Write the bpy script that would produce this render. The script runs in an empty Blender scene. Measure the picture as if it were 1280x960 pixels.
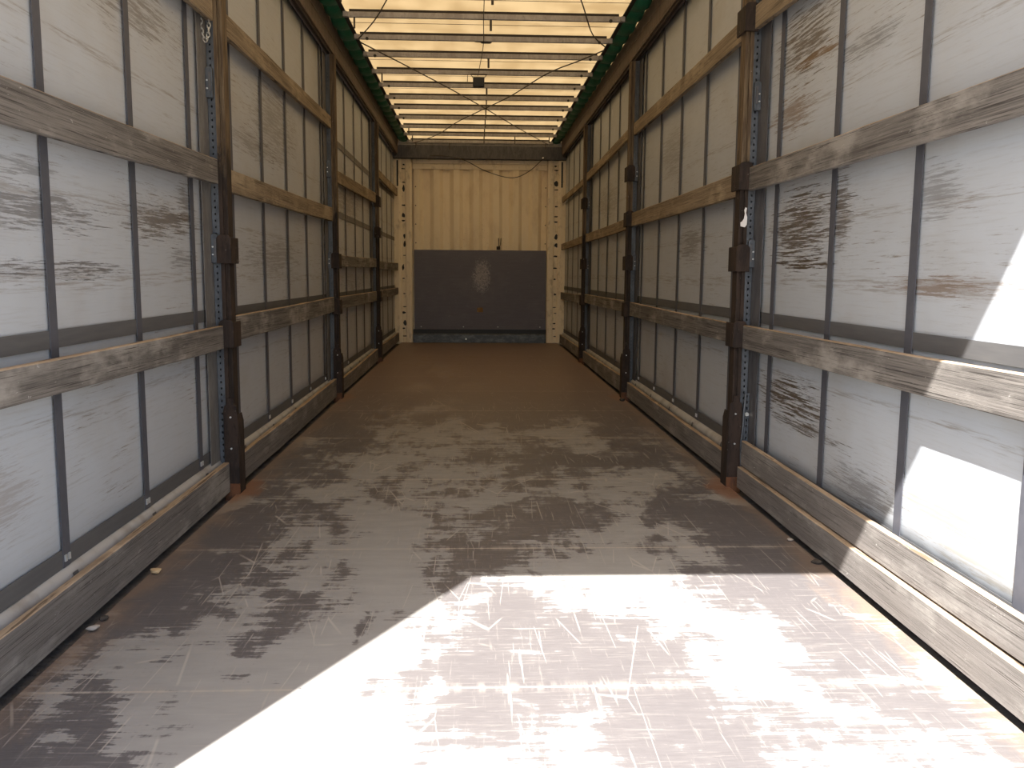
import bpy, bmesh, math, random
from mathutils import Vector, Matrix, noise
random.seed(7)
S = bpy.context.scene
COL = S.collection

# ------------------------------------------------------------------ camera
F_PX, PITCH, YAW, ROLL = 1097.5, -0.1238, -0.0423, 0.0070
cam_d = bpy.data.cameras.new('camera'); cam = bpy.data.objects.new('camera', cam_d); COL.objects.link(cam)
cam_d.sensor_width = 36.0; cam_d.lens = F_PX / 1280 * 36.0; cam_d.clip_end = 500; cam_d.clip_start = .02
def _r2(a): return math.cos(a), math.sin(a)
c, s = _r2(-YAW);   Ry = Matrix(((c, -s, 0), (s, c, 0), (0, 0, 1)))
c, s = _r2(-PITCH); Rp = Matrix(((1, 0, 0), (0, c, -s), (0, s, c)))
c, s = _r2(-ROLL);  Rr = Matrix(((c, 0, -s), (0, 1, 0), (s, 0, c)))
R = Rr @ Rp @ Ry
M = Matrix((R[0], R[2], -R[1])).transposed().to_4x4()
M.translation = Vector((-0.069, 0, 1.047))
cam.matrix_world = M
S.camera = cam

# ------------------------------------------------------------------ light
SUN_DIR = Vector((0.534, 1.0, -1.45)).normalized()
sd = bpy.data.lights.new('sun', 'SUN'); sd.energy = 7.6; sd.angle = math.radians(.5); sd.color = (1, .975, .94)
sun = bpy.data.objects.new('sun', sd); COL.objects.link(sun); sun.location = (-3, -4, 9)
sun.rotation_euler = SUN_DIR.to_track_quat('-Z', 'Y').to_euler()
w = bpy.data.worlds.new('world'); S.world = w; w.use_nodes = True
wn, wl = w.node_tree.nodes, w.node_tree.links
bg = wn['Background']; sky = wn.new('ShaderNodeTexSky'); sky.sky_type = 'NISHITA'; sky.sun_disc = False
sky.sun_elevation = math.radians(52); sky.sun_rotation = math.radians(208); sky.dust_density = 2.0
wl.new(sky.outputs[0], bg.inputs[0]); bg.inputs[1].default_value = 0.15
S.view_settings.view_transform = 'Standard'; S.view_settings.look = 'None'
S.view_settings.exposure = 1.72; S.view_settings.gamma = 1; S.view_settings.use_curve_mapping = False
S.cycles.max_bounces = 10; S.cycles.diffuse_bounces = 7; S.cycles.transmission_bounces = 6

# ------------------------------------------------------------------ material helpers
class NT:
    def __init__(self, name):
        self.m = bpy.data.materials.new(name); self.m.use_nodes = True
        self.t = self.m.node_tree; self.b = self.t.nodes['Principled BSDF']; self.out = self.t.nodes['Material Output']
        self._co = None
    def n(self, t, **kw):
        x = self.t.nodes.new(t)
        for k, v in kw.items(): setattr(x, k, v)
        return x
    def link(self, a, b): self.t.links.new(a, b)
    def setin(self, sock, v):
        if isinstance(v, bpy.types.NodeSocket): self.link(v, sock)
        elif isinstance(v, (tuple, list)) and len(v) == 3 and sock.type == 'RGBA': sock.default_value = (*v, 1)
        else: sock.default_value = v
    def co(self, rand=False):
        tc = self.n('ShaderNodeTexCoord').outputs['Object']
        if rand:
            oi = self.n('ShaderNodeObjectInfo'); mu = self.n('ShaderNodeMath', operation='MULTIPLY'); self.link(oi.outputs['Random'], mu.inputs[0]); mu.inputs[1].default_value = 37
            cb = self.n('ShaderNodeCombineXYZ'); [self.link(mu.outputs[0], cb.inputs[i]) for i in range(3)]
            ad = self.n('ShaderNodeVectorMath', operation='ADD'); self.link(tc, ad.inputs[0]); self.link(cb.outputs[0], ad.inputs[1]); tc = ad.outputs[0]
        return tc
    def noise(self, co, scale=(1, 1, 1), s=1, detail=4, rough=.55, dist=0, loc=(0, 0, 0)):
        mp = self.n('ShaderNodeMapping'); mp.inputs['Scale'].default_value = scale; mp.inputs['Location'].default_value = loc; self.link(co, mp.inputs[0])
        t = self.n('ShaderNodeTexNoise'); t.inputs['Scale'].default_value = s; t.inputs['Detail'].default_value = detail
        t.inputs['Roughness'].default_value = rough; t.inputs['Distortion'].default_value = dist; self.link(mp.outputs[0], t.inputs['Vector'])
        return t.outputs[0]
    def math(self, op, a, b=0, c=None, clamp=False):
        x = self.n('ShaderNodeMath', operation=op, use_clamp=clamp); self.setin(x.inputs[0], a); self.setin(x.inputs[1], b)
        if c is not None: self.setin(x.inputs[2], c)
        return x.outputs[0]
    def step(self, v, a, b):      # smooth 0..1 between a and b
        x = self.n('ShaderNodeMapRange', interpolation_type='SMOOTHSTEP'); self.setin(x.inputs[0], v); x.inputs[1].default_value = a; x.inputs[2].default_value = b
        return x.outputs[0]
    def mix(self, f, a, b):
        x = self.n('ShaderNodeMix', data_type='RGBA'); self.setin(x.inputs[0], f); self.setin(x.inputs[6], a); self.setin(x.inputs[7], b)
        return x.outputs[2]
    def xyz(self, co):
        x = self.n('ShaderNodeSeparateXYZ'); self.link(co, x.inputs[0]); return x.outputs
    def bump(self, h, strength=.3, dist=.002):
        x = self.n('ShaderNodeBump'); x.inputs['Strength'].default_value = strength; x.inputs['Distance'].default_value = dist
        self.link(h, x.inputs['Height']); self.link(x.outputs[0], self.b.inputs['Normal'])
    def fin(self, color, rough=.7, metal=0, spec=.5):
        self.setin(self.b.inputs['Base Color'], color); self.setin(self.b.inputs['Roughness'], rough); self.setin(self.b.inputs['Metallic'], metal)
        self.b.inputs['Specular IOR Level'].default_value = spec
        return self.m

def mat_wood(name, dark, mid, light, tan=None):
    k = NT(name); co = k.co(True)
    g = k.noise(co, (30, 1.0, 90), 2.2, 9, .78, .15)           # grain along Y
    g2 = k.noise(co, (8, .5, 14), 2, 5, .6)
    blot = k.noise(co, (2, 1.2, 3), 2.0, 5, .65)
    f = k.math('MULTIPLY_ADD', g, .65, k.math('MULTIPLY', g2, .35))
    col = k.mix(k.step(f, .36, .62), dark, mid)
    col = k.mix(k.step(blot, .48, .70), col, light)
    crack = k.noise(co, (20, 1.4, 170), 2.0, 4, .6, .1, (3, 1, 2))
    col = k.mix(k.math('MULTIPLY', k.step(crack, .57, .64), .8), col, (dark[0] * .35, dark[1] * .32, dark[2] * .3))
    scuff = k.noise(co, (12, 9, 30), 2.5, 3, .8, .8, (7, 0, 1))
    col = k.mix(k.math('MULTIPLY', k.step(scuff, .66, .72), .6), col, (.5, .48, .45))
    k.bump(f, .5, .004)
    return k.fin(col, .82, spec=.25)

M_wood_grey = mat_wood('weathered_wood', (.075, .067, .062), (.225, .205, .185), (.33, .305, .275))
M_wood_tan = mat_wood('tan_wood', (.14, .105, .072), (.32, .25, .17), (.40, .32, .22))
M_wood_top = mat_wood('plank_top_wood', (.26, .19, .13), (.42, .32, .22), (.50, .39, .28))  # lighter tan colour for the planks' top faces
M_wood_side = mat_wood('side_board_wood', (.13, .118, .108), (.21, .19, .175), (.30, .28, .255))

def mat_curtain(name, stains):
    k = NT(name); co = k.co(); X, Y, Z = k.xyz(co)
    base = (.475, .505, .54)
    st = k.noise(co, (1, 1.8, 46), 2.2, 7, .75, .1)             # fine streaks along the length
    pt = k.noise(co, (1, .55, .8), 1.6, 4, .6, .3)
    col = k.mix(k.math('MULTIPLY', k.step(st, .48, .75), .35), base, (.29, .265, .235))
    col = k.mix(k.math('MULTIPLY', k.step(pt, .5, .75), .5), col, (.35, .335, .31))
    # scattered dark scuffs and brown dirt lines
    sc = k.noise(co, (1, 2.6, 60), 1.8, 8, .8, .15, (0, 3, 5))
    zone = k.noise(co, (1, .9, 1.6), 1.5, 3, .6, .2, (0, 9, 2))
    m = k.math('MULTIPLY', k.step(sc, .55, .63), k.step(zone, .48, .62))
    col = k.mix(k.math('MULTIPLY', m, .75), col, (.16, .125, .09))
    sc2 = k.noise(co, (1, 14, 50), 1.5, 5, .7, .6, (0, 1, 7))
    col = k.mix(k.math('MULTIPLY', k.step(sc2, .67, .74), .55), col, (.13, .115, .10))
    # wear lines where something rubbed at fixed heights
    for hz, wd in ((1.02, .035), (1.27, .02), (.62, .015), (1.75, .02)):
        d = k.math('ABSOLUTE', k.math('SUBTRACT', k.math('MULTIPLY_ADD', pt, .05, Z), hz + .025))
        band = k.math('SUBTRACT', 1, k.step(d, wd * .3, wd * 1.2))
        col = k.mix(k.math('MULTIPLY', k.math('MULTIPLY', band, k.step(st, .46, .62)), .55), col, (.20, .165, .13))
    # stain patches: (y, z, half y, half z, strength, colour)
    for (y, z, hy, hz, a, cl) in stains:
        dy = k.math('MULTIPLY', k.math('SUBTRACT', Y, y), 1 / hy); dz = k.math('MULTIPLY', k.math('SUBTRACT', Z, z), 1 / hz)
        d = k.math('ADD', k.math('MULTIPLY', dy, dy), k.math('MULTIPLY', dz, dz))
        d = k.math('ADD', d, k.math('MULTIPLY', k.math('SUBTRACT', sc, .5), 8))
        d = k.math('ADD', d, k.math('MULTIPLY', k.math('SUBTRACT', st, .5), 7))
        mm = k.math('SUBTRACT', 1, k.step(d, -.1, .9))
        col = k.mix(k.math('MULTIPLY', mm, a), col, cl)
    k.bump(k.noise(co, (1, .8, .8), 3, 3, .5), .35, .03)
    k.fin(col, .42, spec=.35)
    tr = k.n('ShaderNodeBsdfTranslucent'); k.setin(tr.inputs[0], (.85, .52, .22))
    mx = k.n('ShaderNodeMixShader'); mx.inputs[0].default_value = .032
    k.link(k.b.outputs[0], mx.inputs[1]); k.link(tr.outputs[0], mx.inputs[2]); k.link(mx.outputs[0], k.out.inputs[0])
    return k.m
BR, GY, RU = (.085, .062, .040), (.085, .075, .066), (.16, .092, .040)
M_cur_R = mat_curtain('curtain_right_side', [(3.72, 1.26, .34, .17, .9, BR), (3.30, 1.30, .12, .16, .8, BR), (3.75, 2.02, .32, .16, .85, BR), (3.85, 1.75, .25, .09, .7, RU), (3.15, 1.86, .22, .05, .6, GY), (3.75, .52, .42, .09, .95, BR), (3.70, 1.10, .36, .022, .95, BR), (3.55, .42, .4, .03, .85, BR), (3.6, 1.93, .34, .03, .8, RU),
    (2.55, 1.02, .35, .035, .7, RU), (2.6, 1.30, .15, .08, .5, GY), (5.6, 1.25, .35, .12, .6, BR), (2.45, .36, .35, .05, .6, (.3, .25, .17)), (2.2, .28, .3, .05, .5, (.3, .25, .17)), (6.2, 1.9, .4, .15, .4, BR), (9.2, 1.8, .7, .2, .4, BR),
    (2.35, 2.0, .3, .03, .5, BR), (3.0, .30, .3, .07, .6, GY)])
M_cur_L = mat_curtain('curtain_left_side', [(3.55, 1.24, .45, .08, .75, BR), (2.5, 1.22, .5, .06, .65, GY), (2.7, 1.05, .45, .03, .8, GY), (3.8, 1.1, .2, .05, .6, GY), (3.3, 2.0, .5, .12, .6, BR), (5.6, 1.95, .6, .25, .5, BR), (5.5, 1.15, .8, .12, .5, BR),
    (5.1, 1.75, .5, .08, .5, BR), (8.7, 1.7, .9, .18, .5, BR), (3.85, 1.33, .12, .1, .6, BR), (2.4, 1.33, .3, .03, .5, GY), (2.25, .45, .2, .1, .35, RU), (9.0, .95, .9, .1, .4, BR)])

def mat_floor():
    k = NT('phenolic_floor'); co = k.co(); X, Y, Z = k.xyz(co)
    big = k.noise(co, (1.3, .75, 1), 1.5, 4, .55, .3, (4.3, 2.1, 0))
    rag = k.noise(co, (2.2, 26, 1), 1.6, 7, .72, .3)
    rag2 = k.noise(co, (11, 1.6, 1), 1.5, 5, .7, .2, (2, 2, 0))
    med = k.noise(co, (3.4, 2.2, 1), 2, 5, .65, .5, (1, 8, 0))
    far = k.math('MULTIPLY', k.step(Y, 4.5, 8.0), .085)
    lx = k.math('SUBTRACT', 1, k.step(k.math('ABSOLUTE', k.math('ADD', X, .42)), .05, .7))   # worn lane on the left
    lx2 = k.math('SUBTRACT', 1, k.step(k.math('ABSOLUTE', k.math('SUBTRACT', X, .62)), .02, .35))
    v = k.math('MULTIPLY_ADD', big, .50, k.math('MULTIPLY', rag, .30))
    v = k.math('MULTIPLY_ADD', rag2, .12, v); v = k.math('MULTIPLY_ADD', med, .30, v)
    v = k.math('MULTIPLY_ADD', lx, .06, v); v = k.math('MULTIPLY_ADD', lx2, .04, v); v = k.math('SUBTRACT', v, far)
    worn = k.step(v, .626, .652)
    soft = k.step(v, .54, .70)
    fine = k.noise(co, (6, 60, 1), 2.5, 4, .7)
    dark = k.mix(fine, (.082, .074, .074), (.132, .121, .121))
    dark = k.mix(k.math('MULTIPLY', soft, .45), dark, (.155, .142, .137))
    lite = k.mix(k.noise(co, (3, 9, 1), 2, 4, .6), (.25, .24, .225), (.36, .345, .32))
    col = k.mix(k.math('MULTIPLY', worn, .92), dark, lite)
    col = k.mix(k.math('MULTIPLY', k.step(k.noise(co, (2.5, 40, 1), 2, 6, .75, .2, (9, 4, 0)), .55, .66), .4), col, (.27, .25, .225))
    col = k.mix(k.math('MULTIPLY', k.step(k.noise(co, (40, 2.5, 1), 2, 5, .7, .2, (3, 14, 0)), .58, .68), .35), col, (.27, .25, .225))
    # long thin scratches, two directions, and curly gouges
    for (sc, loc, th, amt) in (((26, .9, 1), (5, 3, 0), .655, .55), ((1.1, 30, 1), (1, 6, 0), .69, .4)):
        sn = k.noise(co, sc, 2.1, 3, .6, .15, loc); col = k.mix(k.math('MULTIPLY', k.step(sn, th, th + .03), amt), col, (.36, .33, .29))
    for ang, loc in ((.35, 3), (-.5, 9), (.12, 17)):
        mp = k.n('ShaderNodeMapping'); mp.inputs['Rotation'].default_value = (0, 0, ang); mp.inputs['Location'].default_value = (loc, 2, 0); mp.inputs['Scale'].default_value = (3.4, .55, 1); k.link(co, mp.inputs[0])
        wv = k.n('ShaderNodeTexVoronoi', feature='DISTANCE_TO_EDGE'); wv.inputs['Scale'].default_value = 1.3; k.link(mp.outputs[0], wv.inputs['Vector'])
        gate = k.step(k.noise(co, (2, 1.5, 1), 2, 2, .5, 0, (loc, 5, 0)), .53, .60)
        ln = k.math('SUBTRACT', 1, k.step(wv.outputs['Distance'], .0015, .006))
        col = k.mix(k.math('MULTIPLY', k.math('MULTIPLY', ln, gate), .55), col, (.42, .38, .33))
    # seams between plywood sheets
    fr = k.math('FRACT', k.math('MULTIPLY', k.math('SUBTRACT', Y, 2.1314 - 1.1491 * 5.5), 1 / 1.1491))
    ds = k.math('ABSOLUTE', k.math('SUBTRACT', fr, .5))
    seam = k.math('SUBTRACT', 1, k.step(ds, .0025, .0060)); dust = k.math('SUBTRACT', 1, k.step(ds, .004, .035))
    col = k.mix(k.math('MULTIPLY', k.math('MULTIPLY', dust, k.step(rag2, .45, .6)), .45), col, (.33, .29, .25))
    col = k.mix(k.math('MULTIPLY', seam, k.math('MULTIPLY_ADD', k.step(rag2, .38, .55), .5, .35)), col, (.38, .34, .29))
    # rusty dust along both edges and around the post feet
    ax = k.math('ABSOLUTE', X)
    edge = k.step(k.math('MULTIPLY_ADD', k.math('SUBTRACT', med, .5), .35, ax), 1.07, 1.22)
    col = k.mix(k.math('MULTIPLY', edge, .65), col, (.22, .155, .11))
    tot = None
    for yc in (4.2, 7.45, 10.58):
        dy = k.math('MULTIPLY', k.math('SUBTRACT', Y, yc), 1 / .30); dx = k.math('MULTIPLY', k.math('SUBTRACT', ax, 1.2), 1 / .12)
        d = k.math('ADD', k.math('MULTIPLY', dy, dy), k.math('MULTIPLY', dx, dx)); d = k.math('MULTIPLY_ADD', k.math('SUBTRACT', med, .5), 2.5, d)
        m = k.math('SUBTRACT', 1, k.step(d, .2, 1)); tot = m if tot is None else k.math('MAXIMUM', tot, m)
    col = k.mix(k.math('MULTIPLY', tot, .7), col, (.24, .11, .055))
    # redder, lighter far floor; missing light there is put into the colour
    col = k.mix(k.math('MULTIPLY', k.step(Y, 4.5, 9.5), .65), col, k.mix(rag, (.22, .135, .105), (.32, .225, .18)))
    k.bump(k.math('MULTIPLY_ADD', worn, -.3, fine), .25, .002)
    rg = k.math('MULTIPLY_ADD', worn, .22, .46)
    return k.fin(col, rg, spec=.35)
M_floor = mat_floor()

def mat_rust(name, a, b, c_, fleck=.0, rough=.75, sc=1, metal=.0):
    k = NT(name); co = k.co(True)
    n1 = k.noise(co, (9, 9, 3), 2 * sc, 6, .7, .4); n2 = k.noise(co, (40, 40, 16), 1.5 * sc, 4, .7, .2)
    col = k.mix(k.step(n1, .4, .62), a, b); col = k.mix(k.math('MULTIPLY', k.step(n2, .55, .7), .7), col, c_)
    if fleck: col = k.mix(k.math('MULTIPLY', k.step(k.noise(co, (30, 30, 12), 2.2, 3, .6, 0, (4, 4, 4)), .70, .74), fleck), col, (.5, .46, .42))
    k.bump(n2, .6, .003)
    return k.fin(col, rough, metal, .3)
M_rust = mat_rust('rusty_brown_steel', (.022, .015, .012), (.045, .028, .020), (.012, .009, .007), .5)
M_rust_or = mat_rust('orange_rust', (.16, .065, .028), (.07, .035, .022), (.25, .10, .04), 0)
M_galv = mat_rust('galvanised_steel', (.075, .083, .095), (.12, .132, .148), (.045, .05, .058), .3, .48, 1, .3)
def mat_column():
    k = NT('column_rust_and_ochre'); co = k.co(); X, Y, Z = k.xyz(co); n = k.noise(co, (9, 9, 2.5), 2.5, 6, .7, .4); n2 = k.noise(co, (60, 60, 4), 1.5, 4, .6)
    lo = k.mix(k.step(n, .4, .62), (.022, .015, .011), (.048, .030, .021)); hi = k.mix(k.step(n2, .4, .62), (.085, .055, .032), (.17, .12, .07))
    col = k.mix(k.step(k.math('MULTIPLY_ADD', n, .8, Z), 1.85, 2.05), lo, hi)
    col = k.mix(k.math('MULTIPLY', k.step(k.noise(co, (30, 30, 14), 2.2, 3, .6, 0, (4, 4, 4)), .70, .74), .5), col, (.45, .40, .36))
    k.bump(n, .5, .003); return k.fin(col, .75, 0, .3)
M_column = mat_column()
M_dark = mat_rust('dark_painted_steel', (.085, .083, .088), (.12, .117, .122), (.05, .048, .05), .1, .55)
M_plate = mat_rust('grey_back_strip', (.15, .14, .135), (.20, .19, .18), (.11, .10, .095), 0, .6)
M_gap = mat_rust('dirty_chassis_steel', (.13, .12, .11), (.18, .165, .15), (.09, .075, .065), .2, .8)
M_rail = mat_rust('roof_rail_metal', (.14, .098, .07), (.20, .145, .105), (.09, .06, .042), .1, .5)
M_bow = mat_rust('aluminium_bow', (.30, .28, .27), (.38, .36, .35), (.20, .19, .18), .1, .5, 1, .2)
M_cable = NT('dark_cable').fin((.05, .04, .032), .6)
M_black = NT('black_plastic').fin((.012, .012, .013), .5)
M_strap = (lambda k: k.fin(k.mix(k.noise(k.co(), (1, 8, 8), 3, 4), (.055, .058, .072), (.10, .10, .115)), .6))(NT('grey_webbing'))
M_strapb = (lambda k: k.fin(k.mix(k.noise(k.co(), (1, 2, 20), 3, 4), (.07, .07, .075), (.13, .128, .125)), .6))(NT('grey_band'))
M_hem = (lambda k: k.fin(k.mix(k.step(k.noise(k.co(), (1, 3, 3), 2.5, 5), .45, .7), (.40, .395, .385), (.28, .26, .24)), .45))(NT('pale_hem_vinyl'))
M_white = NT('white_paper').fin((.8, .77, .74), .8)
M_buck = NT('bright_steel').fin((.75, .75, .74), .3, .6)
M_green = (lambda k: (k.bump(k.noise(k.co(), (6, 6, 6), 3, 4), .5, .01), k.fin(k.mix(k.noise(k.co(), (5, 5, 5), 2, 4), (.006, .085, .045), (.012, .17, .09)), .5))[1])(NT('green_tarpaulin'))
M_blackflap = NT('dark_webbing_edge').fin((.018, .013, .010), .7)
M_cream = (lambda k: k.fin(k.mix(k.step(k.noise(k.co(), (6, 6, 3), 2, 6, .7), .5, .72), (.86, .75, .57), (.56, .47, .34)), .6, spec=.3))(NT('cream_paint'))
def mat_corr():
    k = NT('cream_corrugated_paint'); co = k.co(); X, Y, Z = k.xyz(co)
    n = k.noise(co, (3, 1, 1.2), 2, 5, .65); sp = k.noise(co, (34, 5, 34), 1.5, 4, .7)
    col = k.mix(k.step(n, .45, .75), (.90, .78, .58), (.76, .63, .45))
    low = k.step(k.math('MULTIPLY_ADD', k.math('ABSOLUTE', X), -1.0, k.math('SUBTRACT', 2.55, Z)), .1, 1.1)
    col = k.mix(k.math('MULTIPLY', k.math('MULTIPLY', k.step(sp, .60, .70), low), .7), col, (.22, .13, .07))
    return k.fin(col, .6, spec=.3)
M_corr = mat_corr()
def mat_kick():
    k = NT('dark_plywood_board'); co = k.co(); X, Y, Z = k.xyz(co)
    st = k.noise(co, (2, 1, 26), 2, 5, .65, .3); bl = k.noise(co, (2, 1, 2), 2, 4, .6)
    col = k.mix(st, (.105, .100, .125), (.165, .155, .19)); col = k.mix(k.math('MULTIPLY', k.step(bl, .45, .7), .4), col, (.17, .16, .185))
    sc = k.noise(co, (24, 1, 24), 1.6, 6, .8, 1.2)
    dx = k.math('MULTIPLY', k.math('SUBTRACT', X, .03), 1 / .19); dz = k.math('MULTIPLY', k.math('SUBTRACT', Z, 1.02), 1 / .36)
    g = k.math('SUBTRACT', 1, k.step(k.math('ADD', k.math('MULTIPLY', dx, dx), k.math('MULTIPLY', dz, dz)), 0, 1))
    col = k.mix(k.math('MULTIPLY', k.step(k.math('MULTIPLY_ADD', g, .19, sc), .62, .68), .75), col, (.40, .38, .38))
    ln = k.noise(co, (1.2, 1, 60), 1.5, 3, .6, .2, (2, 0, 3)); col = k.mix(k.math('MULTIPLY', k.step(ln, .66, .72), .35), col, (.26, .23, .23))
    return k.fin(col, .5, spec=.35)
M_kick = mat_kick()
def mat_roof():
    k = NT('translucent_roof_tarpaulin'); co = k.co()
    n = k.noise(co, (.9, 1.6, 1), 2.0, 5, .6, .4); n2 = k.noise(co, (3, .6, 1), 2, 4, .6)
    f = k.math('MULTIPLY_ADD', n, .6, k.math('MULTIPLY', n2, .4))
    tcol = k.mix(k.step(f, .38, .62), (.54, .355, .155), (.78, .545, .265))
    k.fin((.62, .52, .36), .6, spec=.2)
    tr = k.n('ShaderNodeBsdfTranslucent'); k.setin(tr.inputs[0], tcol)
    mx = k.n('ShaderNodeMixShader'); mx.inputs[0].default_value = .150
    k.link(k.b.outputs[0], mx.inputs[1]); k.link(tr.outputs[0], mx.inputs[2]); k.link(mx.outputs[0], k.out.inputs[0])
    return k.m
M_roof = mat_roof()
M_ground = (lambda k: k.fin(k.mix(k.noise(k.co(), (1, 1, 1), 3, 6), (.26, .22, .18), (.36, .32, .27)), .9))(NT('gravel_yard'))

# ------------------------------------------------------------------ mesh helpers
def link(name, bm, m, parent=None, smooth=False, bevel=0):
    bmesh.ops.recalc_face_normals(bm, faces=bm.faces[:])
    me = bpy.data.meshes.new(name); bm.to_mesh(me); bm.free()
    me.materials.append(m)
    if smooth:
        for p in me.polygons: p.use_smooth = True
    o = bpy.data.objects.new(name, me); COL.objects.link(o)
    if parent is not None: o.parent = parent; o.matrix_parent_inverse = parent.matrix_world.inverted()
    if bevel:
        b = o.modifiers.new('bevel', 'BEVEL'); b.width = bevel; b.segments = 2; b.limit_method = 'ANGLE'
    return o
def empty(name, loc):
    o = bpy.data.objects.new(name, None); COL.objects.link(o); o.location = loc; o.empty_display_size = .1
    o.matrix_world = Matrix.Translation(loc)
    return o
def tag(o, label=None, cat=None, group=None, kind=None):
    if label: o['label'] = label
    if cat: o['category'] = cat
    if group: o['group'] = group
    if kind: o['kind'] = kind
    return o
def box(bm, x0, x1, y0, y1, z0, z1):
    vs = [bm.verts.new((x, y, z)) for x in (x0, x1) for y in (y0, y1) for z in (z0, z1)]
    for f in ((0, 1, 3, 2), (4, 6, 7, 5), (0, 4, 5, 1), (2, 3, 7, 6), (0, 2, 6, 4), (1, 5, 7, 3)): bm.faces.new([vs[i] for i in f])
def extr(bm, pts, axis, a, b, flip=1):
    """extrude a closed 2D outline along an axis: 'z' pts=(x,y); 'y' pts=(x,z); 'x' pts=(y,z)"""
    def P(u, v, t): return {'z': (u, v, t), 'y': (u, t, v), 'x': (t, u, v)}[axis]
    A = [bm.verts.new(P(u, v, a)) for u, v in pts]; B = [bm.verts.new(P(u, v, b)) for u, v in pts]
    n = len(pts)
    for i in range(n): bm.faces.new((A[i], A[(i + 1) % n], B[(i + 1) % n], B[i]))
    bm.faces.new(A[::-1]); bm.faces.new(B)
def tube(bm, pts, r, seg=6, closed=False):
    pts = [Vector(p) for p in pts]; rings = []
    n = len(pts)
    for i, p in enumerate(pts):
        a = pts[i - 1] if (i > 0 or closed) else p; b = pts[(i + 1) % n] if (i < n - 1 or closed) else p
        d = (b - a).normalized(); u = d.orthogonal().normalized() if abs(d.z) > .9 else d.cross(Vector((0, 0, 1))).normalized(); v = d.cross(u)
        rings.append([bm.verts.new(p + r * (math.cos(t) * u + math.sin(t) * v)) for t in [2 * math.pi * k / seg for k in range(seg)]])
    for i in range(n if closed else n - 1):
        A, B = rings[i], rings[(i + 1) % n]
        for k in range(seg): bm.faces.new((A[k], A[(k + 1) % seg], B[(k + 1) % seg], B[k]))
    if not closed: bm.faces.new(rings[0][::-1]); bm.faces.new(rings[-1])
def disc(bm, c_, r, t, axis='y', seg=10):
    pts = [(r * math.cos(2 * math.pi * k / seg), r * math.sin(2 * math.pi * k / seg)) for k in range(seg)]
    if axis == 'y': extr(bm, [(c_[0] + a, c_[2] + b) for a, b in pts], 'y', c_[1] - t, c_[1] + t)
    else: extr(bm, [(c_[1] + a, c_[2] + b) for a, b in pts], 'x', c_[0] - t, c_[0] + t)

W = 1.24          # inner face of the planks
CX = 1.297        # side curtains
Y0, Y1 = .98, 13.6
POSTS = {-1: (4.16, 7.40, 10.57), 1: (4.27, 7.45, 10.55)}

# ------------------------------------------------------------------ setting: floor, ceiling, outside ground
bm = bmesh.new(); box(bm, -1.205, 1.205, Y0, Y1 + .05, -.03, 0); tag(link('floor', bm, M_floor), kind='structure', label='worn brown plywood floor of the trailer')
for s in (-1, 1):       # steel side rail of the chassis under the gap
    bm = bmesh.new(); box(bm, *sorted((s * 1.206, s * 1.375)), Y0, Y1 + .06, -.15, -.031); box(bm, *sorted((s * 1.357, s * 1.375)), Y0, Y1 + .06, -.031, .16)  # outer upright added unseen to block light under the hem tube
    tag(link('trim_%d' % (1 if s < 0 else 2), bm, M_gap), kind='structure', label='steel chassis side rail below the %s boards' % ('left' if s < 0 else 'right'))
bm = bmesh.new(); box(bm, -30, 30, -30, 30, -1.3, -1.25); tag(link('ground', bm, M_ground), kind='structure', label='gravel yard under the trailer')
# roof sheet, sagging a little between the bows
BOWS = [6.28, 6.93, 7.556, 8.13, 8.79, 9.39, 10.01, 10.60, 11.26, 11.95, 12.58, 13.24]
ALLB = [Y0 + .05] + [Y0 + .05 + .67 * i for i in range(1, 8)] + BOWS + [13.65]
bm = bmesh.new(); rows = []
ys = []
for a, b in zip(ALLB, ALLB[1:]): ys += [a + (b - a) * t / 4 for t in range(4)]
ys.append(ALLB[-1]); ys[0] = Y0
for y in ys:
    k = max(i for i, b in enumerate(ALLB) if b <= y + .06 or i == 0); b0 = ALLB[k]; b1 = ALLB[min(k + 1, len(ALLB) - 1)]
    t = 0 if b1 == b0 else max(0, min(1, (y - b0) / (b1 - b0)))
    rows.append([bm.verts.new((x, y, 3.030 - .006 * math.sin(math.pi * t) + .008 * (1 - (x / 1.25) ** 2))) for x in [-1.25 + 2.5 * i / 12 for i in range(13)]])
for A, B in zip(rows, rows[1:]):
    for i in range(12): bm.faces.new((A[i], A[i + 1], B[i + 1], B[i]))
ceil_o = tag(link('ceiling', bm, M_roof, smooth=True), kind='structure', label='sunlit cream translucent roof tarpaulin')
for y, dz in ((6.62, 0), (7.25, 0), (8.45, 0), (9.08, 0), (9.7, 0), (10.3, 0), (11.6, 0), (12.9, 0)):       # weld seams of the sheet
    bm = bmesh.new(); box(bm, -1.2, 1.2, y, y + .008, 3.008, 3.0095)
    link('roof_seam', bm, M_cable, ceil_o)
# rear door frame around the open back (behind the viewer)
bm = bmesh.new()
for s in (-1, 1): box(bm, *sorted((s * 1.205, s * 1.36)), .845, Y0 - .005, -.15, 3.058)
box(bm, -1.36, 1.36, .853, Y0 - .005, 3.0585, 3.16)
tag(link('door_1', bm, M_rail), kind='structure', label='steel frame of the open rear doorway')

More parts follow.
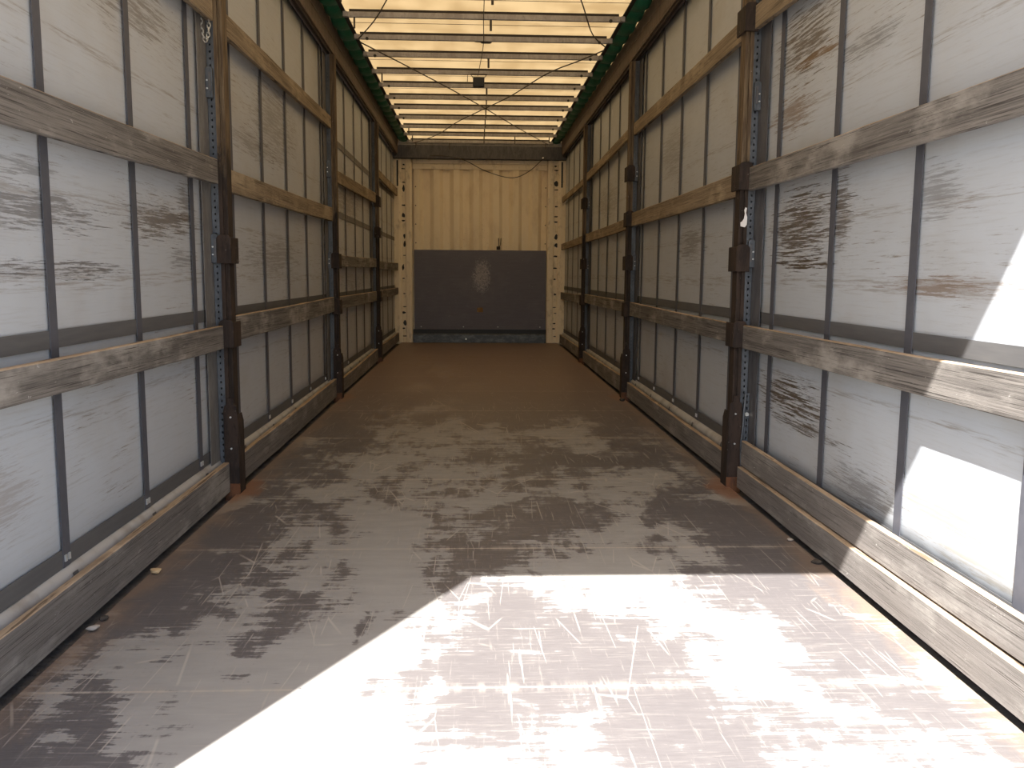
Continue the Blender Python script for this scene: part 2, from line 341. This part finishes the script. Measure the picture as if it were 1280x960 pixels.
# ------------------------------------------------------------------ side curtains
def curtain(s):
    side = 'left' if s < 0 else 'right'
    root = empty('side_curtain', (s * CX, Y0, .08))
    tag(root, 'stained pale grey tarpaulin curtain along the whole %s side' % side, 'curtain', 'side curtains')
    bm = bmesh.new(); NY, NZ = 150, 16; g = []
    for i in range(NY + 1):
        y = Y0 + (Y1 - .0755 - Y0) * i / NY
        g.append([bm.verts.new((s * (CX + .002 * noise.noise(Vector((s * 5, y * 1.3, z * 1.1))) + .003), y, z)) for z in [.12 + (2.83 - .12) * j / NZ for j in range(NZ + 1)]])
    for A, B in zip(g, g[1:]):
        for j in range(NZ): bm.faces.new((A[j], B[j], B[j + 1], A[j + 1]))
    o = link('curtain_sheet', bm, M_cur_L if s < 0 else M_cur_R, root, smooth=True)
    sm = o.modifiers.new('thickness', 'SOLIDIFY'); sm.thickness = .002; sm.offset = 1 if s < 0 else 1
    def strip(y0, y1, z0, z1, d=.0035): 
        bm = bmesh.new(); box(bm, *sorted((s * (CX - d), s * (CX - d + .0015))), y0, y1, z0, z1); return bm
    link('horizontal_band', strip(Y0 + .01, Y1 - .085, .825, .878), M_strapb, root)
    link('hem_band', strip(Y0 + .01, Y1 - .085, .170, .226, .0038), M_strapb, root)
    if s < 0:
        link('horizontal_band', strip(7.5, Y1 - .085, 2.16, 2.215), M_plate, root); link('horizontal_band', strip(7.5, Y1 - .085, 1.545, 1.60), M_plate, root)
    bm = bmesh.new(); tube(bm, [(s * (CX + .015 + .002 * math.sin(q * .9)), Y0 + .01 + (Y1 - .095 - Y0) * q / 90, .130) for q in range(91)], .042, 16)
    link('hem_tube', bm, M_hem, root, smooth=True)
    y = (1.95 if s < 0 else 2.06); step = .6535 if s < 0 else .6445
    y -= step
    while y < Y1 - .1:
        dx = .0055
        bm = bmesh.new(); box(bm, *sorted((s * (CX - dx), s * (CX - dx + .002))), y - .024, y + .024, .17, 2.82)
        st = link('strap', bm, M_strap, root)
        bm = bmesh.new(); pr = []
        for kk in range(7):             # the strap wraps down over the hem tube
            a = math.radians(60 + 25 * kk); pr.append((s * (CX + .014 - .0475 * math.sin(a)), .130 + .0475 * math.cos(a)))
        A = [[bm.verts.new((px, yy, pz)) for px, pz in pr] for yy in (y - .018 + .0, y + .018)]
        for kk in range(6): bm.faces.new((A[0][kk], A[0][kk + 1], A[1][kk + 1], A[1][kk]))
        link('strap_tail', bm, M_strapb, st)
        if 1.9 < y < 8.5:
            bm = bmesh.new()
            for dy in (-.011, .011): box(bm, *sorted((s * (CX - .010), s * (CX - .0057))), y + dy - .006, y + dy + .006, .188, .208)
            link('buckle', bm, M_buck, st)
        y += step
    return root
cur_L, cur_R = curtain(-1), curtain(1)

# ------------------------------------------------------------------ roof rails with green tarpaulin edge
for s in (-1, 1):
    side = 'left' if s < 0 else 'right'
    root = empty('roof_rail', (s * W, Y0, 2.83)); tag(root, 'brown metal roof rail above the %s curtain' % side, 'rail', 'roof rails')
    prof = [(1.232, 2.83), (1.226, 2.85), (1.228, 2.93), (1.222, 2.937), (1.224, 2.952), (1.205, 3.045), (1.34, 3.045), (1.34, 2.76), (1.312, 2.76), (1.312, 2.845), (1.27, 2.845), (1.27, 2.83)]
    bm = bmesh.new(); extr(bm, [(s * a, b) for a, b in prof], 'y', Y0, Y1 - .145); link('rail_profile', bm, M_rail, root)
    bm = bmesh.new(); box(bm, *sorted((s * 1.243, s * 1.262)), Y0, Y1 - .15, 2.805, 2.8295); link('track_lip', bm, M_rust, root)
    # bundled green tarpaulin, one hanging pleat between each pair of bows
    root = empty('tarpaulin_edge', (s * 1.15, Y0, 3.0)); tag(root, 'green scalloped tarpaulin edge bundled along the %s roof rail' % side, 'tarpaulin', 'green tarpaulin edges')
    bm = bmesh.new(); NY = 420; g = []
    for i in range(NY + 1):
        y = Y0 + (Y1 - .2 - Y0) * i / NY; ph = (y / .325) % 1.0
        sag = .034 * abs(math.sin(math.pi * ph)) ** .7 + .008 * noise.noise(Vector((s * 3, y * 3, 0)))
        row = []
        for j in range(7):
            a = math.pi * j / 6; x = 1.140 + (.060 + .3 * sag) * math.cos(a) ; z = 3.026 - (.008 + 1.3 * sag) * math.sin(a)
            row.append(bm.verts.new((s * min(x, 1.204), y, z)))
        g.append(row)
    for A, B in zip(g, g[1:]):
        for j in range(6): bm.faces.new((A[j], B[j], B[j + 1], A[j + 1]))
    link('green_fold', bm, M_green, root, smooth=True)
    bm = bmesh.new(); box(bm, *sorted((s * 1.048, s * 1.078)), Y0, Y1 - .18, 3.0005, 3.008); link('dark_edge_strip', bm, M_blackflap, root)

# ------------------------------------------------------------------ roof bows
ORD = ['nearest the open rear', 'second from the rear', 'third from the rear', 'fourth from the rear', 'fifth from the rear, behind the hanging lamp', 'sixth from the rear', 'seventh from the rear',
       'sixth from the front wall', 'fifth from the front wall', 'third before the front wall', 'second before the front wall', 'last before the front wall']
ORD = ['first one, cut by the top of the picture', 'first whole one from the top of the picture', 'second whole one, where the near wires cross the rails', 'third whole one, just past the flat dark clip',
       'fourth whole one, carrying the black lamp box', 'fifth whole one, right behind the black lamp box', 'sixth whole one, just before the wires cross', 'seventh whole one, just behind the wire crossing',
       'fourth from the front wall', 'third from the front wall', 'second from the front wall', 'closest one to the front wall']
for i, y in enumerate(BOWS):
    xa, xb = -1.03, 1.03
    root = empty('roof_bow', (0, y, 2.97)); tag(root, 'grey aluminium roof bow, ' + ORD[i], 'roof bow', 'roof bows')
    bm = bmesh.new(); box(bm, xa, xb, y - .012, y + .014, 2.958, 2.998); link('crossbar', bm, M_bow, root, bevel=.003)
    bm = bmesh.new(); box(bm, xa + .01, xb - .01, y + .004, y + .010, 2.9985, 3.020); link('shaded_tarp_pocket', bm, M_blackflap, root)  # near-black colour holds the shade on the pocket above each bow
    for s in (-1, 1):
        bm = bmesh.new(); box(bm, *sorted((s * 1.0305, s * 1.066)), y - .018, y + .020, 2.960, 2.999); link('end_fitting', bm, M_bow, root, bevel=.004)
    def peg(x, L, r=.007):
        bm = bmesh.new(); tube(bm, [(x, y, 2.9635), (x, y, 2.9635 - L * .85), (x, y, 2.9635 - L)], r, 8)
        bmesh.ops.scale(bm, vec=(1, 1, 1), verts=bm.verts); link('hook', bm, M_cable if r > .0065 else M_rail, root)
    def knob(x):
        bm = bmesh.new(); disc(bm, (x, y - .016, 2.962), .013, .004, 'y', 10); link('knob', bm, M_black, root)
    if i in (0, 1, 4, 9, 10, 11): peg(-.985 + .004 * i, .085)
    else: knob(-.96)
    if i in (10, 11): peg(.96, .085); peg(.48 if i == 10 else -.45, .1)
    else: knob(.955)
    if i in (0, 1, 3, 5): peg(.045, .085, .009)
    if i in (6, 7, 8, 9, 10): peg(.05, .10, .007)

# ------------------------------------------------------------------ posts
def rounded(x0, x1, z0, z1, r, n=5):
    p = [(x0, z0), (x1, z0)]
    for k in range(n + 1): a = math.pi / 2 * k / n; p.append((x1 - r + r * math.cos(a), z1 - r + r * math.sin(a)))
    for k in range(n + 1): a = math.pi / 2 + math.pi / 2 * k / n; p.append((x0 + r + r * math.cos(a), z1 - r + r * math.sin(a)))
    return p
def perf(bm, s, xa, xb, y, z0, z1, pitch, hw, hh):
    """perforated strip facing -Y with real slots"""
    n = int((z1 - z0) / pitch); xm = (xa + xb) / 2
    for i in range(n):
        a = z0 + i * pitch; b = a + pitch; zm = (a + b) / 2
        out = [(xa, a), (xm, a), (xb, a), (xb, zm), (xb, b), (xm, b), (xa, b), (xa, zm)]
        inn = [(xm + hw * math.cos(t) * 1.0, zm + hh * math.sin(t)) for t in [math.radians(q) for q in (225, 270, 315, 0, 45, 90, 135, 180)]]
        O = [bm.verts.new((s * u, y, v)) for u, v in out]; I = [bm.verts.new((s * u, y, v)) for u, v in inn]; I2 = [bm.verts.new((s * u, y + .003, v)) for u, v in inn]
        for k in range(8):
            bm.faces.new((O[k], O[(k + 1) % 8], I[(k + 1) % 8], I[k])); bm.faces.new((I[k], I[(k + 1) % 8], I2[(k + 1) % 8], I2[k]))
    bmesh.ops.remove_doubles(bm, verts=bm.verts, dist=1e-5)
def post(s, idx):
    y = POSTS[s][idx]; side = 'left' if s < 0 else 'right'
    lab = {0: 'rusty brown side post nearest the viewer on the %s', 1: 'rusty brown middle side post on the %s, between the near post and the far one', 2: 'rusty brown %s side post closest to the front wall'}[idx] % side
    if idx == 2: lab = 'rusty brown side post closest to the front wall, on the %s' % side
    root = empty('side_post', (s * 1.235, y, 0)); tag(root, lab, 'post', 'side posts')
    def bx(name, m, x0, x1, ya, yb, z0, z1, par=root, bev=0):
        bm = bmesh.new(); box(bm, *sorted((s * x0, s * x1)), y + ya, y + yb, z0, z1); return link(name, bm, m, par, bevel=bev)
    # rusty inner column with a groove down its face
    prof = [(1.207, 0), (1.218, 0), (1.218, .012), (1.230, .012), (1.230, 0), (1.2475, 0), (1.2475, .075), (1.207, .075)]
    bm = bmesh.new(); extr(bm, [(s * a, y + b) for a, b in prof], 'z', -.04, 2.80); link('column', bm, M_column, root)
    # galvanised perforated channel behind it
    bm = bmesh.new(); perf(bm, s, 1.248, 1.281, y + .001, .10, 2.80, .030, .0045, .0055); ch = link('perforated_channel', bm, M_galv, root)
    bx('channel_web', M_galv, 1.248, 1.251, .004, .07, .05, 2.81, ch); bx('channel_web', M_galv, 1.278, 1.281, .004, .07, .05, 2.81, ch)
    bx('channel_back', M_dark, 1.2515, 1.2775, .05, .068, .05, 2.81, ch)
    bx('side_strip', M_dark if s > 0 else M_plate, 1.2835, 1.2865, -.13, .06, .06, 2.80)
    # foot sleeve
    pts = [(1.188, -.045), (1.256, -.045), (1.256, .40), (1.250, .425), (1.240, .43), (1.236, .46), (1.212, .46), (1.207, .43), (1.194, .42), (1.188, .34), (1.191, .25), (1.187, .12)]
    bm = bmesh.new(); extr(bm, [(s * a, b) for a, b in pts], 'y', y - .016, y - .002); extr(bm, [(s * a, b) for a, b in [(1.188, -.045), (1.197, -.045), (1.197, .38), (1.188, .34)]], 'y', y, y + .09)
    link('foot_sleeve', bm, M_rust, root, bevel=.002)
    bx('rusted_foot', M_rust_or, 1.186, 1.257, -.022, -.0165, -.045, .05)
    bm = bmesh.new()
    for z in (.22, .37):
        disc(bm, (s * 1.222, y - .018, z), .0045, .003)
    link('bolt', bm, M_buck, root)
    # plank pockets
    pk = {(-1, 0): (.70, 1.09), (-1, 1): (.71, 1.09), (-1, 2): (.72, 1.47, 1.83), (1, 0): (.70, 1.07, 1.46, 2.19), (1, 1): (.70, 1.09, 1.83, 1.455), (1, 2): (.69, 1.12, 1.83)}[(s, idx)]
    for z in pk:
        bm = bmesh.new(); extr(bm, [(s * a, b) for a, b in rounded(1.192, 1.258, z, z + .13, .022)], 'y', y - .030, y - .022 + .008)
        extr(bm, [(s * a, b) for a, b in rounded(1.192, 1.203, z, z + .12, .005)], 'y', y - .013, y + .105)
        link('plank_pocket', bm, M_rust, root, bevel=.002)
    # galvanised latch boxes
    for z in (1.09, 1.83):
        bm = bmesh.new(); extr(bm, [(s * a, b) for a, b in rounded(1.252, 1.284, z, z + .135, .012)], 'y', y - .024, y - .001)
        lt = link('latch_box', bm, M_galv, root, bevel=.003)
        bm = bmesh.new(); box(bm, *sorted((s * 1.258, s * 1.268)), y - .030, y - .0245, z + .03, z + .11); link('latch_tongue', bm, M_dark, lt)
        bm = bmesh.new()
        for dz in (.04, .075): disc(bm, (s * 1.275, y - .026, z + dz), .004, .002)
        link('rivet', bm, M_buck, lt)
    return root
posts = {(s, i): post(s, i) for s in (-1, 1) for i in range(3)}
# extra perforated bracket and bent strip on the near right post
r = posts[(1, 0)]; y = POSTS[1][0]
bm = bmesh.new(); perf(bm, 1, 1.262, 1.284, y - .030, .235, .475, .03, .004, .008); link('perforated_bracket', bm, M_galv, r)
bm = bmesh.new(); disc(bm, (1.273, y - .032, .37), .010, .004); link('bolt', bm, M_buck, r)
bm = bmesh.new(); tube(bm, [(1.262, y - .035, .47), (1.258, y - .038, .40), (1.255, y - .036, .30), (1.250, y - .032, .22), (1.254, y - .030, .12), (1.252, y - .032, .0)], .005, 6); link('bent_strip', bm, M_galv, r)

# ------------------------------------------------------------------ planks
ZN = {'C': 'at floor level', 'B': 'at knee height', 'X': 'at hip height', 'A': 'at eye level', 'D': 'high up'}
BAY = ['nearest bay', 'second bay', 'third bay', 'farthest bay']
PL = [
 (-1, 0, 'A', 1.395, 1.512, 1.447, 1.557, 0), (-1, 0, 'B', .722, .812, .695, .803, 0), (-1, 0, 'C', .012, .157, .012, .157, 2), (-1, 0, 'D', 2.07, 2.18, 2.157, 2.268, 1),
 (-1, 1, 'A', 1.430, 1.537, 1.474, 1.582, 1), (-1, 1, 'D', 2.146, 2.252, 2.213, 2.308, 1), (-1, 1, 'B', .716, .838, .733, .854, 0), (-1, 1, 'C', .012, .150, .018, .172, 2),
 (-1, 2, 'D', 1.812, 1.911, 1.871, 1.990, 1), (-1, 2, 'X', 1.106, 1.205, 1.124, 1.226, 0), (-1, 2, 'B', .745, .852, .727, .842, 0), (-1, 2, 'C', .010, .130, .012, .158, 2),
 (-1, 3, 'D', 2.210, 2.300, 2.206, 2.320, 1), (-1, 3, 'X', 1.107, 1.202, 1.102, 1.212, 0), (-1, 3, 'B', .753, .849, .742, .841, 0), (-1, 3, 'C', .030, .170, .030, .160, 2),
 (1, 0, 'A', 1.436, 1.546, 1.454, 1.563, 0), (1, 0, 'B', .716, .828, .697, .810, 0), (1, 0, 'C2', .142, .240, .124, .247, 2), (1, 0, 'C1', .008, .136, .013, .118, 2), (1, 0, 'D', 2.07, 2.18, 2.198, 2.305, 1),
 (1, 1, 'D', 2.195, 2.300, 2.199, 2.297, 1), (1, 1, 'A', 1.443, 1.561, 1.456, 1.568, 1), (1, 1, 'B', .708, .808, .711, .824, 0), (1, 1, 'C', .012, .136, .012, .140, 2),
 (1, 2, 'D', 2.215, 2.298, 2.147, 2.238, 1), (1, 2, 'A', 1.445, 1.540, 1.436, 1.533, 1), (1, 2, 'B', .728, .828, .721, .824, 0), (1, 2, 'C', .012, .160, .014, .140, 2),
 (1, 3, 'D', 2.139, 2.215, 2.130, 2.214, 1), (1, 3, 'A', 1.440, 1.530, 1.423, 1.517, 1), (1, 3, 'B', .706, .811, .680, .788, 0), (1, 3, 'C', .014, .151, .014, .141, 2)]
def plank(s, bay, lv, a0, a1, b0, b1, mk):
    ys = [Y0 + .02] + list(POSTS[s]) + [Y1 - .12]
    y0 = ys[bay] + (.11 if bay else 0); y1 = ys[bay + 1] - ((.08 if lv in ('C1', 'C2') else .034) if bay < 3 else 0)
    x0 = {'C1': 1.222, 'C2': 1.238, 'C': 1.230}.get(lv, 1.2375 - .0); x1 = x0 + (.026 if lv[0] != 'C' else .028)
    if lv == 'C1': x1 = 1.258
    if lv == 'C2': x1 = 1.262
    z0m = (a0 + b0) / 2; base = Vector((s * (x0 + x1) / 2, (y0 + y1) / 2, z0m))
    bm = bmesh.new(); N = 24; rings = []
    for i in range(N + 1):
        t = i / N; y = y0 + (y1 - y0) * t; lo = a0 + (b0 - a0) * t; hi = a1 + (b1 - a1) * t
        nz = lambda q: .0018 * noise.noise(Vector((s * 3 + bay * 7 + ord(lv[0]), y * 2.2, q)))
        bow = -.004 * math.sin(math.pi * t); e = .003
        rng = [(x0 + e, lo), (x1 - e, lo), (x1, lo + e), (x1, hi - e), (x1 - e, hi), (x0 + e, hi), (x0, hi - e), (x0, lo + e)]
        rings.append([bm.verts.new(Vector((s * (px + nz(k)), y, pz + bow + nz(k + 9))) - base) for k, (px, pz) in enumerate(rng)])
    for A, B in zip(rings, rings[1:]):
        for k in range(8): bm.faces.new((A[k], A[(k + 1) % 8], B[(k + 1) % 8], B[k]))
    bm.faces.new(rings[0]); bm.faces.new(rings[-1][::-1])
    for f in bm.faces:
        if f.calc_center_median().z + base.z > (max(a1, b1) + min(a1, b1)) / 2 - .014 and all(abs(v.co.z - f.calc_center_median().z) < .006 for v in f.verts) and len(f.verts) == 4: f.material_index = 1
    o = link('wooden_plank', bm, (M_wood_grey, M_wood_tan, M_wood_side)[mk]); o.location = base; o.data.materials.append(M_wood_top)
    rank = {'D': 'topmost', 'B': 'third from the top', 'C': 'bottom', 'C1': 'bottom', 'C2': 'second from the bottom', 'A': 'second from the top', 'X': 'second from the top'}[lv]
    col = ('weathered grey', 'tan', 'wide grey')[mk]
    tag(o, '%s plank, %s on the %s side, %s' % (col, rank, 'left' if s < 0 else 'right', BAY[bay]), 'plank', 'side planks')
for a in PL: plank(*a)

# ------------------------------------------------------------------ front wall
YF = Y1
wf = empty('wall_front', (0, YF, 0)); tag(wf, 'cream corrugated front wall of the trailer', kind='structure')
bm = bmesh.new(); x = -1.0; prof = []
per = .30
while x < 1.02:
    for dx, dy in ((0, 0), (.09, 0), (.14, .055), (.24, .055)): prof.append((x + dx, YF + .0 + dy))
    x += per
prof = [(min(a, 1.02), b) for a, b in prof if a <= 1.12]
A = [bm.verts.new((a, b, 1.36)) for a, b in prof]; B = [bm.verts.new((a, b, 2.625)) for a, b in prof]
for i in range(len(prof) - 1): bm.faces.new((A[i], A[i + 1], B[i + 1], B[i]))
o = link('corrugated_sheet', bm, M_corr, wf)
bm = bmesh.new(); box(bm, -1.36, 1.36, YF + .07, YF + .085, -.15, 3.05); link('leak_closing_plate', bm, M_corr, wf)  # unseen plate added behind the wall to close light leaks
bm = bmesh.new(); box(bm, -1.02, 1.02, YF - .012, YF + .06, 2.62, 2.70); box(bm, -1.02, 1.02, YF - .03, YF + .06, 2.70, 2.762); link('top_frame', bm, M_cream, wf, bevel=.006)
bm = bmesh.new()
for x in (-.975, 1.0):
    for z in [1.52 + .28 * i for i in range(5)]: disc(bm, (x, YF - .004, z), .009, .005, 'y', 8)
link('rivet', bm, M_black, wf)
# header beam
t = empty('header_beam', (0, YF - .1, 2.76)); tag(t, 'dark steel header beam across the top of the front wall', 'beam')
bm = bmesh.new(); extr(bm, [(YF - .14, 2.765), (YF + .06, 2.765), (YF + .06, 3.04), (YF - .10, 3.04), (YF - .10, 2.97), (YF - .14, 2.96)], 'x', -1.35, 1.35); link('beam_profile', bm, M_dark, t, bevel=.005)
bm = bmesh.new(); box(bm, .93, .955, YF - .146, YF - .1405, 2.775, 2.80); link('white_tag', bm, M_white, t)
# corner posts
for s in (-1, 1):
    side = 'left' if s < 0 else 'right'
    t = empty('corner_post', (s * 1.14, YF, 0)); tag(t, 'chipped cream corner post at the %s end of the front wall' % side, 'post', 'corner posts')
    pr = [(1.028, YF - .03), (1.055, YF - .05), (1.12, YF - .05), (1.125, YF - .03), (1.185, YF - .03), (1.19, YF - .06), (1.225, YF - .075), (1.25, YF - .075), (1.345, YF - .075), (1.345, YF + .062), (1.028, YF + .062)]
    bm = bmesh.new(); extr(bm, [(s * a, b) for a, b in pr], 'z', 0.001, 2.762); link('post_body', bm, M_cream, t, bevel=.003)
    bm = bmesh.new(); rr = random.Random(3 + s)
    for z in [.10, .22, .30, .46, .55, .75, .98, 1.15, 1.33, 1.50, 1.62, 1.85, 1.93, 2.08, 2.33, 2.42, 2.62, 2.68]:
        wd = rr.uniform(.02, .045); h = rr.choice([.015, .03, .02, .07, .09]); xc = 1.155 + rr.uniform(-.012, .015)
        n = 9; pts = [(s * (xc + wd * rr.uniform(.6, 1.1) * math.cos(2 * math.pi * q / n)), z + h * .6 * rr.uniform(.6, 1.2) * math.sin(2 * math.pi * q / n)) for q in range(n)]
        extr(bm, pts, 'y', YF - .034, YF - .0305)
    link('worn_marks', bm, M_black, t)  # irregular black marks where the cream paint is worn
    bm = bmesh.new(); box(bm, *sorted((s * 1.228, s * 1.252)), YF - .082, YF - .076, 2.36, 2.74); link('dark_bracket', bm, M_black, t)
# plywood kick board, gap and sill
t = empty('bulkhead_board', (0, YF - .04, .2)); tag(t, 'scuffed dark brown plywood board over the lower front wall', 'board')
bm = bmesh.new(); box(bm, -1.0, 1.015, YF - .04, YF - .015, .205, 1.415); link('board_panel', bm, M_kick, t, bevel=.002)
bm = bmesh.new(); extr(bm, [(-.045, .472), (.05, .470), (.048, .535), (.03, .545), (-.04, .54)], 'y', YF - .046, YF - .0405); link('rusty_plate', bm, mat_rust('ochre_rust', (.22, .12, .05), (.30, .19, .10), (.15, .07, .03)), t)
bm = bmesh.new()
for x in (-.9, -.25, .28, .93): disc(bm, (x, YF - .045, .245), .007, .004)
link('bolt', bm, M_buck, t)
bm = bmesh.new(); box(bm, -1.02, 1.025, YF - .02, YF + .02, .14, .204); tag(link('trim_3', bm, M_black), kind='structure', label='black strip standing for the shaded gap under the bulkhead board')  # shade of the gap painted as a solid black strip
t = empty('steel_sill', (0, YF - .05, 0)); tag(t, 'blue grey steel sill strip at the foot of the front wall', 'sill')
bm = bmesh.new(); extr(bm, [(YF - .075, .001), (YF + .02, .001), (YF + .02, .139), (YF - .05, .139), (YF - .06, .12)], 'x', -1.02, 1.02)
k = NT('blue_grey_steel'); link('sill_profile', bm, k.fin(k.mix(k.step(k.noise(k.co(), (4, 1, 8), 2, 5, .7), .42, .68), (.06, .07, .085), (.14, .16, .185)), .5, .3), t, bevel=.004)
bm = bmesh.new(); disc(bm, (-.21, YF - .079, .06), .014, .004); link('bright_bolt', bm, M_buck, t)
# small catch on the corrugated sheet just above the board
t = empty('hook_catch', (.31, YF - .03, 1.44)); tag(t, 'small dark forked catch on the corrugated wall above the board', 'hook')
bm = bmesh.new(); tube(bm, [(.275, YF - .02, 1.44), (.29, YF - .03, 1.50), (.285, YF - .03, 1.60)], .006); tube(bm, [(.275, YF - .02, 1.44), (.315, YF - .03, 1.50), (.322, YF - .03, 1.60)], .006); link('prongs', bm, M_cable, t)
bm = bmesh.new(); box(bm, .255, .31, YF - .03, YF - .001, 1.425, 1.475); link('catch_body', bm, M_rust, t)

# ------------------------------------------------------------------ wires
def curve_pts(pts, n=10, sag=0):
    out = []
    P = [Vector(p) for p in pts]; P = [P[0]] + P + [P[-1]]
    for i in range(1, len(P) - 2):
        for k in range(n):
            t = k / n; a, b, c_, d = P[i - 1], P[i], P[i + 1], P[i + 2]
            q = .5 * ((2 * b) + (c_ - a) * t + (2 * a - 5 * b + 4 * c_ - d) * t * t + (3 * b - a - 3 * c_ + d) * t ** 3); out.append(q)
    out.append(P[-1]); return out
def wire(name, label, cat, pts, r, m=M_cable, group=None):
    bm = bmesh.new(); tube(bm, curve_pts(pts), r, 6); return tag(link(name, bm, m, smooth=True), label, cat, group)
ZW = 2.945
wire('bracing_wire', 'dark bracing wire running from the left rail up out of the picture top', 'wire', [(-1.02, 7.48, ZW), (-.82, 6.9, ZW - .005), (-.62, 6.2, ZW), (-.3, 5.2, ZW), (.0, 4.3, ZW)], .005, group='roof bracing wires')
wire('bracing_wire', 'dark bracing wire running from the right rail up out of the picture top', 'wire', [(1.02, 7.62, ZW), (.85, 7.2, ZW), (.62, 6.2, ZW), (.3, 5.2, ZW - .01), (.02, 4.3, ZW - .02)], .005, group='roof bracing wires')
wire('bracing_wire', 'dark crossing wire from the left rail past the middle to the far right corner', 'wire', [(-1.02, 7.60, ZW), (-.7, 8.35, ZW - .012), (-.35, 9.3, ZW - .006), (.03, 10.4, ZW), (.5, 11.8, ZW), (1.0, 13.2, ZW)], .0055, group='roof bracing wires')
wire('bracing_wire', 'dark crossing wire from the right rail past the middle to the far left corner', 'wire', [(1.02, 7.72, ZW), (.85, 8.0, ZW - .02), (.6, 8.55, ZW - .018), (.3, 9.6, ZW - .02), (-.0, 10.45, ZW - .015), (-.3, 11.2, ZW - .03), (-.6, 12.3, ZW - .02), (-.98, 13.15, ZW - .01)], .0055, group='roof bracing wires')
wire('thin_cord', 'thin cord hanging along the roof middle down to the black lamp box', 'cord', [(-.01, 5.8, 2.955), (-.01, 6.9, 2.95), (-.005, 7.6, 2.95), (-.03, 8.3, 2.94), (-.05, 8.72, 2.93)], .003)
wire('loose_cable', 'thin brown cable sagging below the header beam on the front wall', 'cable', [(-.75, YF - .155, 2.80), (-.55, YF - .16, 2.80), (-.25, YF - .155, 2.745), (.05, YF - .15, 2.60), (.35, YF - .15, 2.505), (.55, YF - .15, 2.50), (.75, YF - .15, 2.60), (.93, YF - .155, 2.76), (1.0, YF - .15, 2.79)], .006)
# lamp box
t = empty('lamp_box', (-.04, 8.72, 2.85)); tag(t, 'small black box hanging below a roof bow on wire loops', 'lamp')
bm = bmesh.new(); box(bm, -.095, .015, 8.66, 8.72, 2.825, 2.915); link('box_body', bm, M_black, t, bevel=.008)
bm = bmesh.new(); tube(bm, [(-.09, 8.70, 2.91), (-.12, 8.755, 2.958), (.04, 8.755, 2.958), (.01, 8.70, 2.91)], .004); tube(bm, [(-.145, 8.755, 2.955), (-.15, 8.75, 2.87)], .003); link('hanger', bm, M_cable, t)
t = empty('flat_clip', (0, 7.75, 3.04)); tag(t, 'flat dark clip on the roof sheet between two bows', 'clip')
bm = bmesh.new(); extr(bm, [(-.085, 7.72), (-.06, 7.705), (.06, 7.71), (.075, 7.72), (.055, 7.79), (-.02, 7.79), (-.03, 7.755), (-.075, 7.75)], 'z', 3.000, 3.012); link('clip_body', bm, M_cable, t)
# chain hanging on the near left post
t = empty('chain', (-1.24, 4.10, 2.05)); tag(t, 'small steel chain looped over the top of the near left post', 'chain')
bm = bmesh.new(); cp = curve_pts([(-1.262, 4.105, 2.42), (-1.252, 4.105, 2.25), (-1.250, 4.105, 2.13), (-1.262, 4.103, 2.065), (-1.283, 4.105, 2.12), (-1.280, 4.105, 2.22), (-1.272, 4.105, 2.30)], 40)
acc = 0; last = cp[0]; idx = 0
for a, b in zip(cp, cp[1:]):
    acc += (b - a).length
    if acc >= .019:
        acc = 0; d = (b - a).normalized(); u = d.cross(Vector((0, 1, 0))).normalized() if idx % 2 else Vector((0, 1, 0)); idx += 1
        tube(bm, [b + d * .014 * math.cos(t_) + u * .007 * math.sin(t_) for t_ in [2 * math.pi * q / 8 for q in range(8)]], .0024, 5, closed=True)
link('chain_links', bm, M_buck, t, smooth=True)
# torn sticker on near right post
t = empty('torn_sticker', (1.21, 4.26, 1.3)); tag(t, 'torn white sticker stuck on the near right post', 'sticker')
bm = bmesh.new(); extr(bm, [(1.215, 1.288), (1.236, 1.283), (1.245, 1.295), (1.246, 1.33), (1.240, 1.352), (1.243, 1.375), (1.236, 1.378), (1.230, 1.365), (1.234, 1.348), (1.230, 1.325), (1.222, 1.312), (1.214, 1.306)], 'y', POSTS[1][0] - .003, POSTS[1][0] - .0005); link('paper', bm, M_white, t)

# ------------------------------------------------------------------ bits of debris on the floor edge
def bit(name, label, cat, x, y, r, m, sd):
    bm = bmesh.new(); bmesh.ops.create_icosphere(bm, subdivisions=2, radius=r); rr = Vector((sd, sd * 2, 0))
    for v in bm.verts: v.co *= 1 + .45 * noise.noise(v.co / r * 1.2 + rr); v.co.z *= .55; v.co.y *= 1.3
    zmin = min(v.co.z for v in bm.verts)
    for v in bm.verts: v.co.z -= zmin
    o = link(name, bm, m); o.location = (x, y, 0.0005); o.rotation_euler = (0, 0, sd); tag(o, label, cat)
M_chip = NT('pale_wood_chip').fin((.5, .36, .2), .8); M_peb = NT('grey_pebble').fin((.35, .31, .27), .9); M_dirt = NT('dark_dirt').fin((.05, .04, .032), .9)
bit('wood_chip', 'pale yellow wood chip on the left floor edge in the near bay', 'chip', -1.185, 3.02, .016, M_chip, 1.0)
bit('pebble', 'grey pebble on the left floor edge close to the viewer', 'pebble', -1.19, 2.52, .014, M_peb, 2.0)
bit('dirt_clod', 'dark dirt clod beside the pebble on the left floor edge', 'dirt clod', -1.192, 2.60, .013, M_dirt, 3.0)
bit('dirt_clod', 'dark dirt clod by the sunlight edge on the right floor edge', 'dirt clod', 1.187, 3.07, .016, M_dirt, 4.0)
bit('pebble', 'pale pebble on the right floor edge in the near bay', 'pebble', 1.187, 3.35, .011, M_peb, 5.0)
bit('dirt_clod', 'dirt clod at the foot of the middle right post', 'dirt clod', 1.165, 7.25, .022, M_dirt, 6.0)
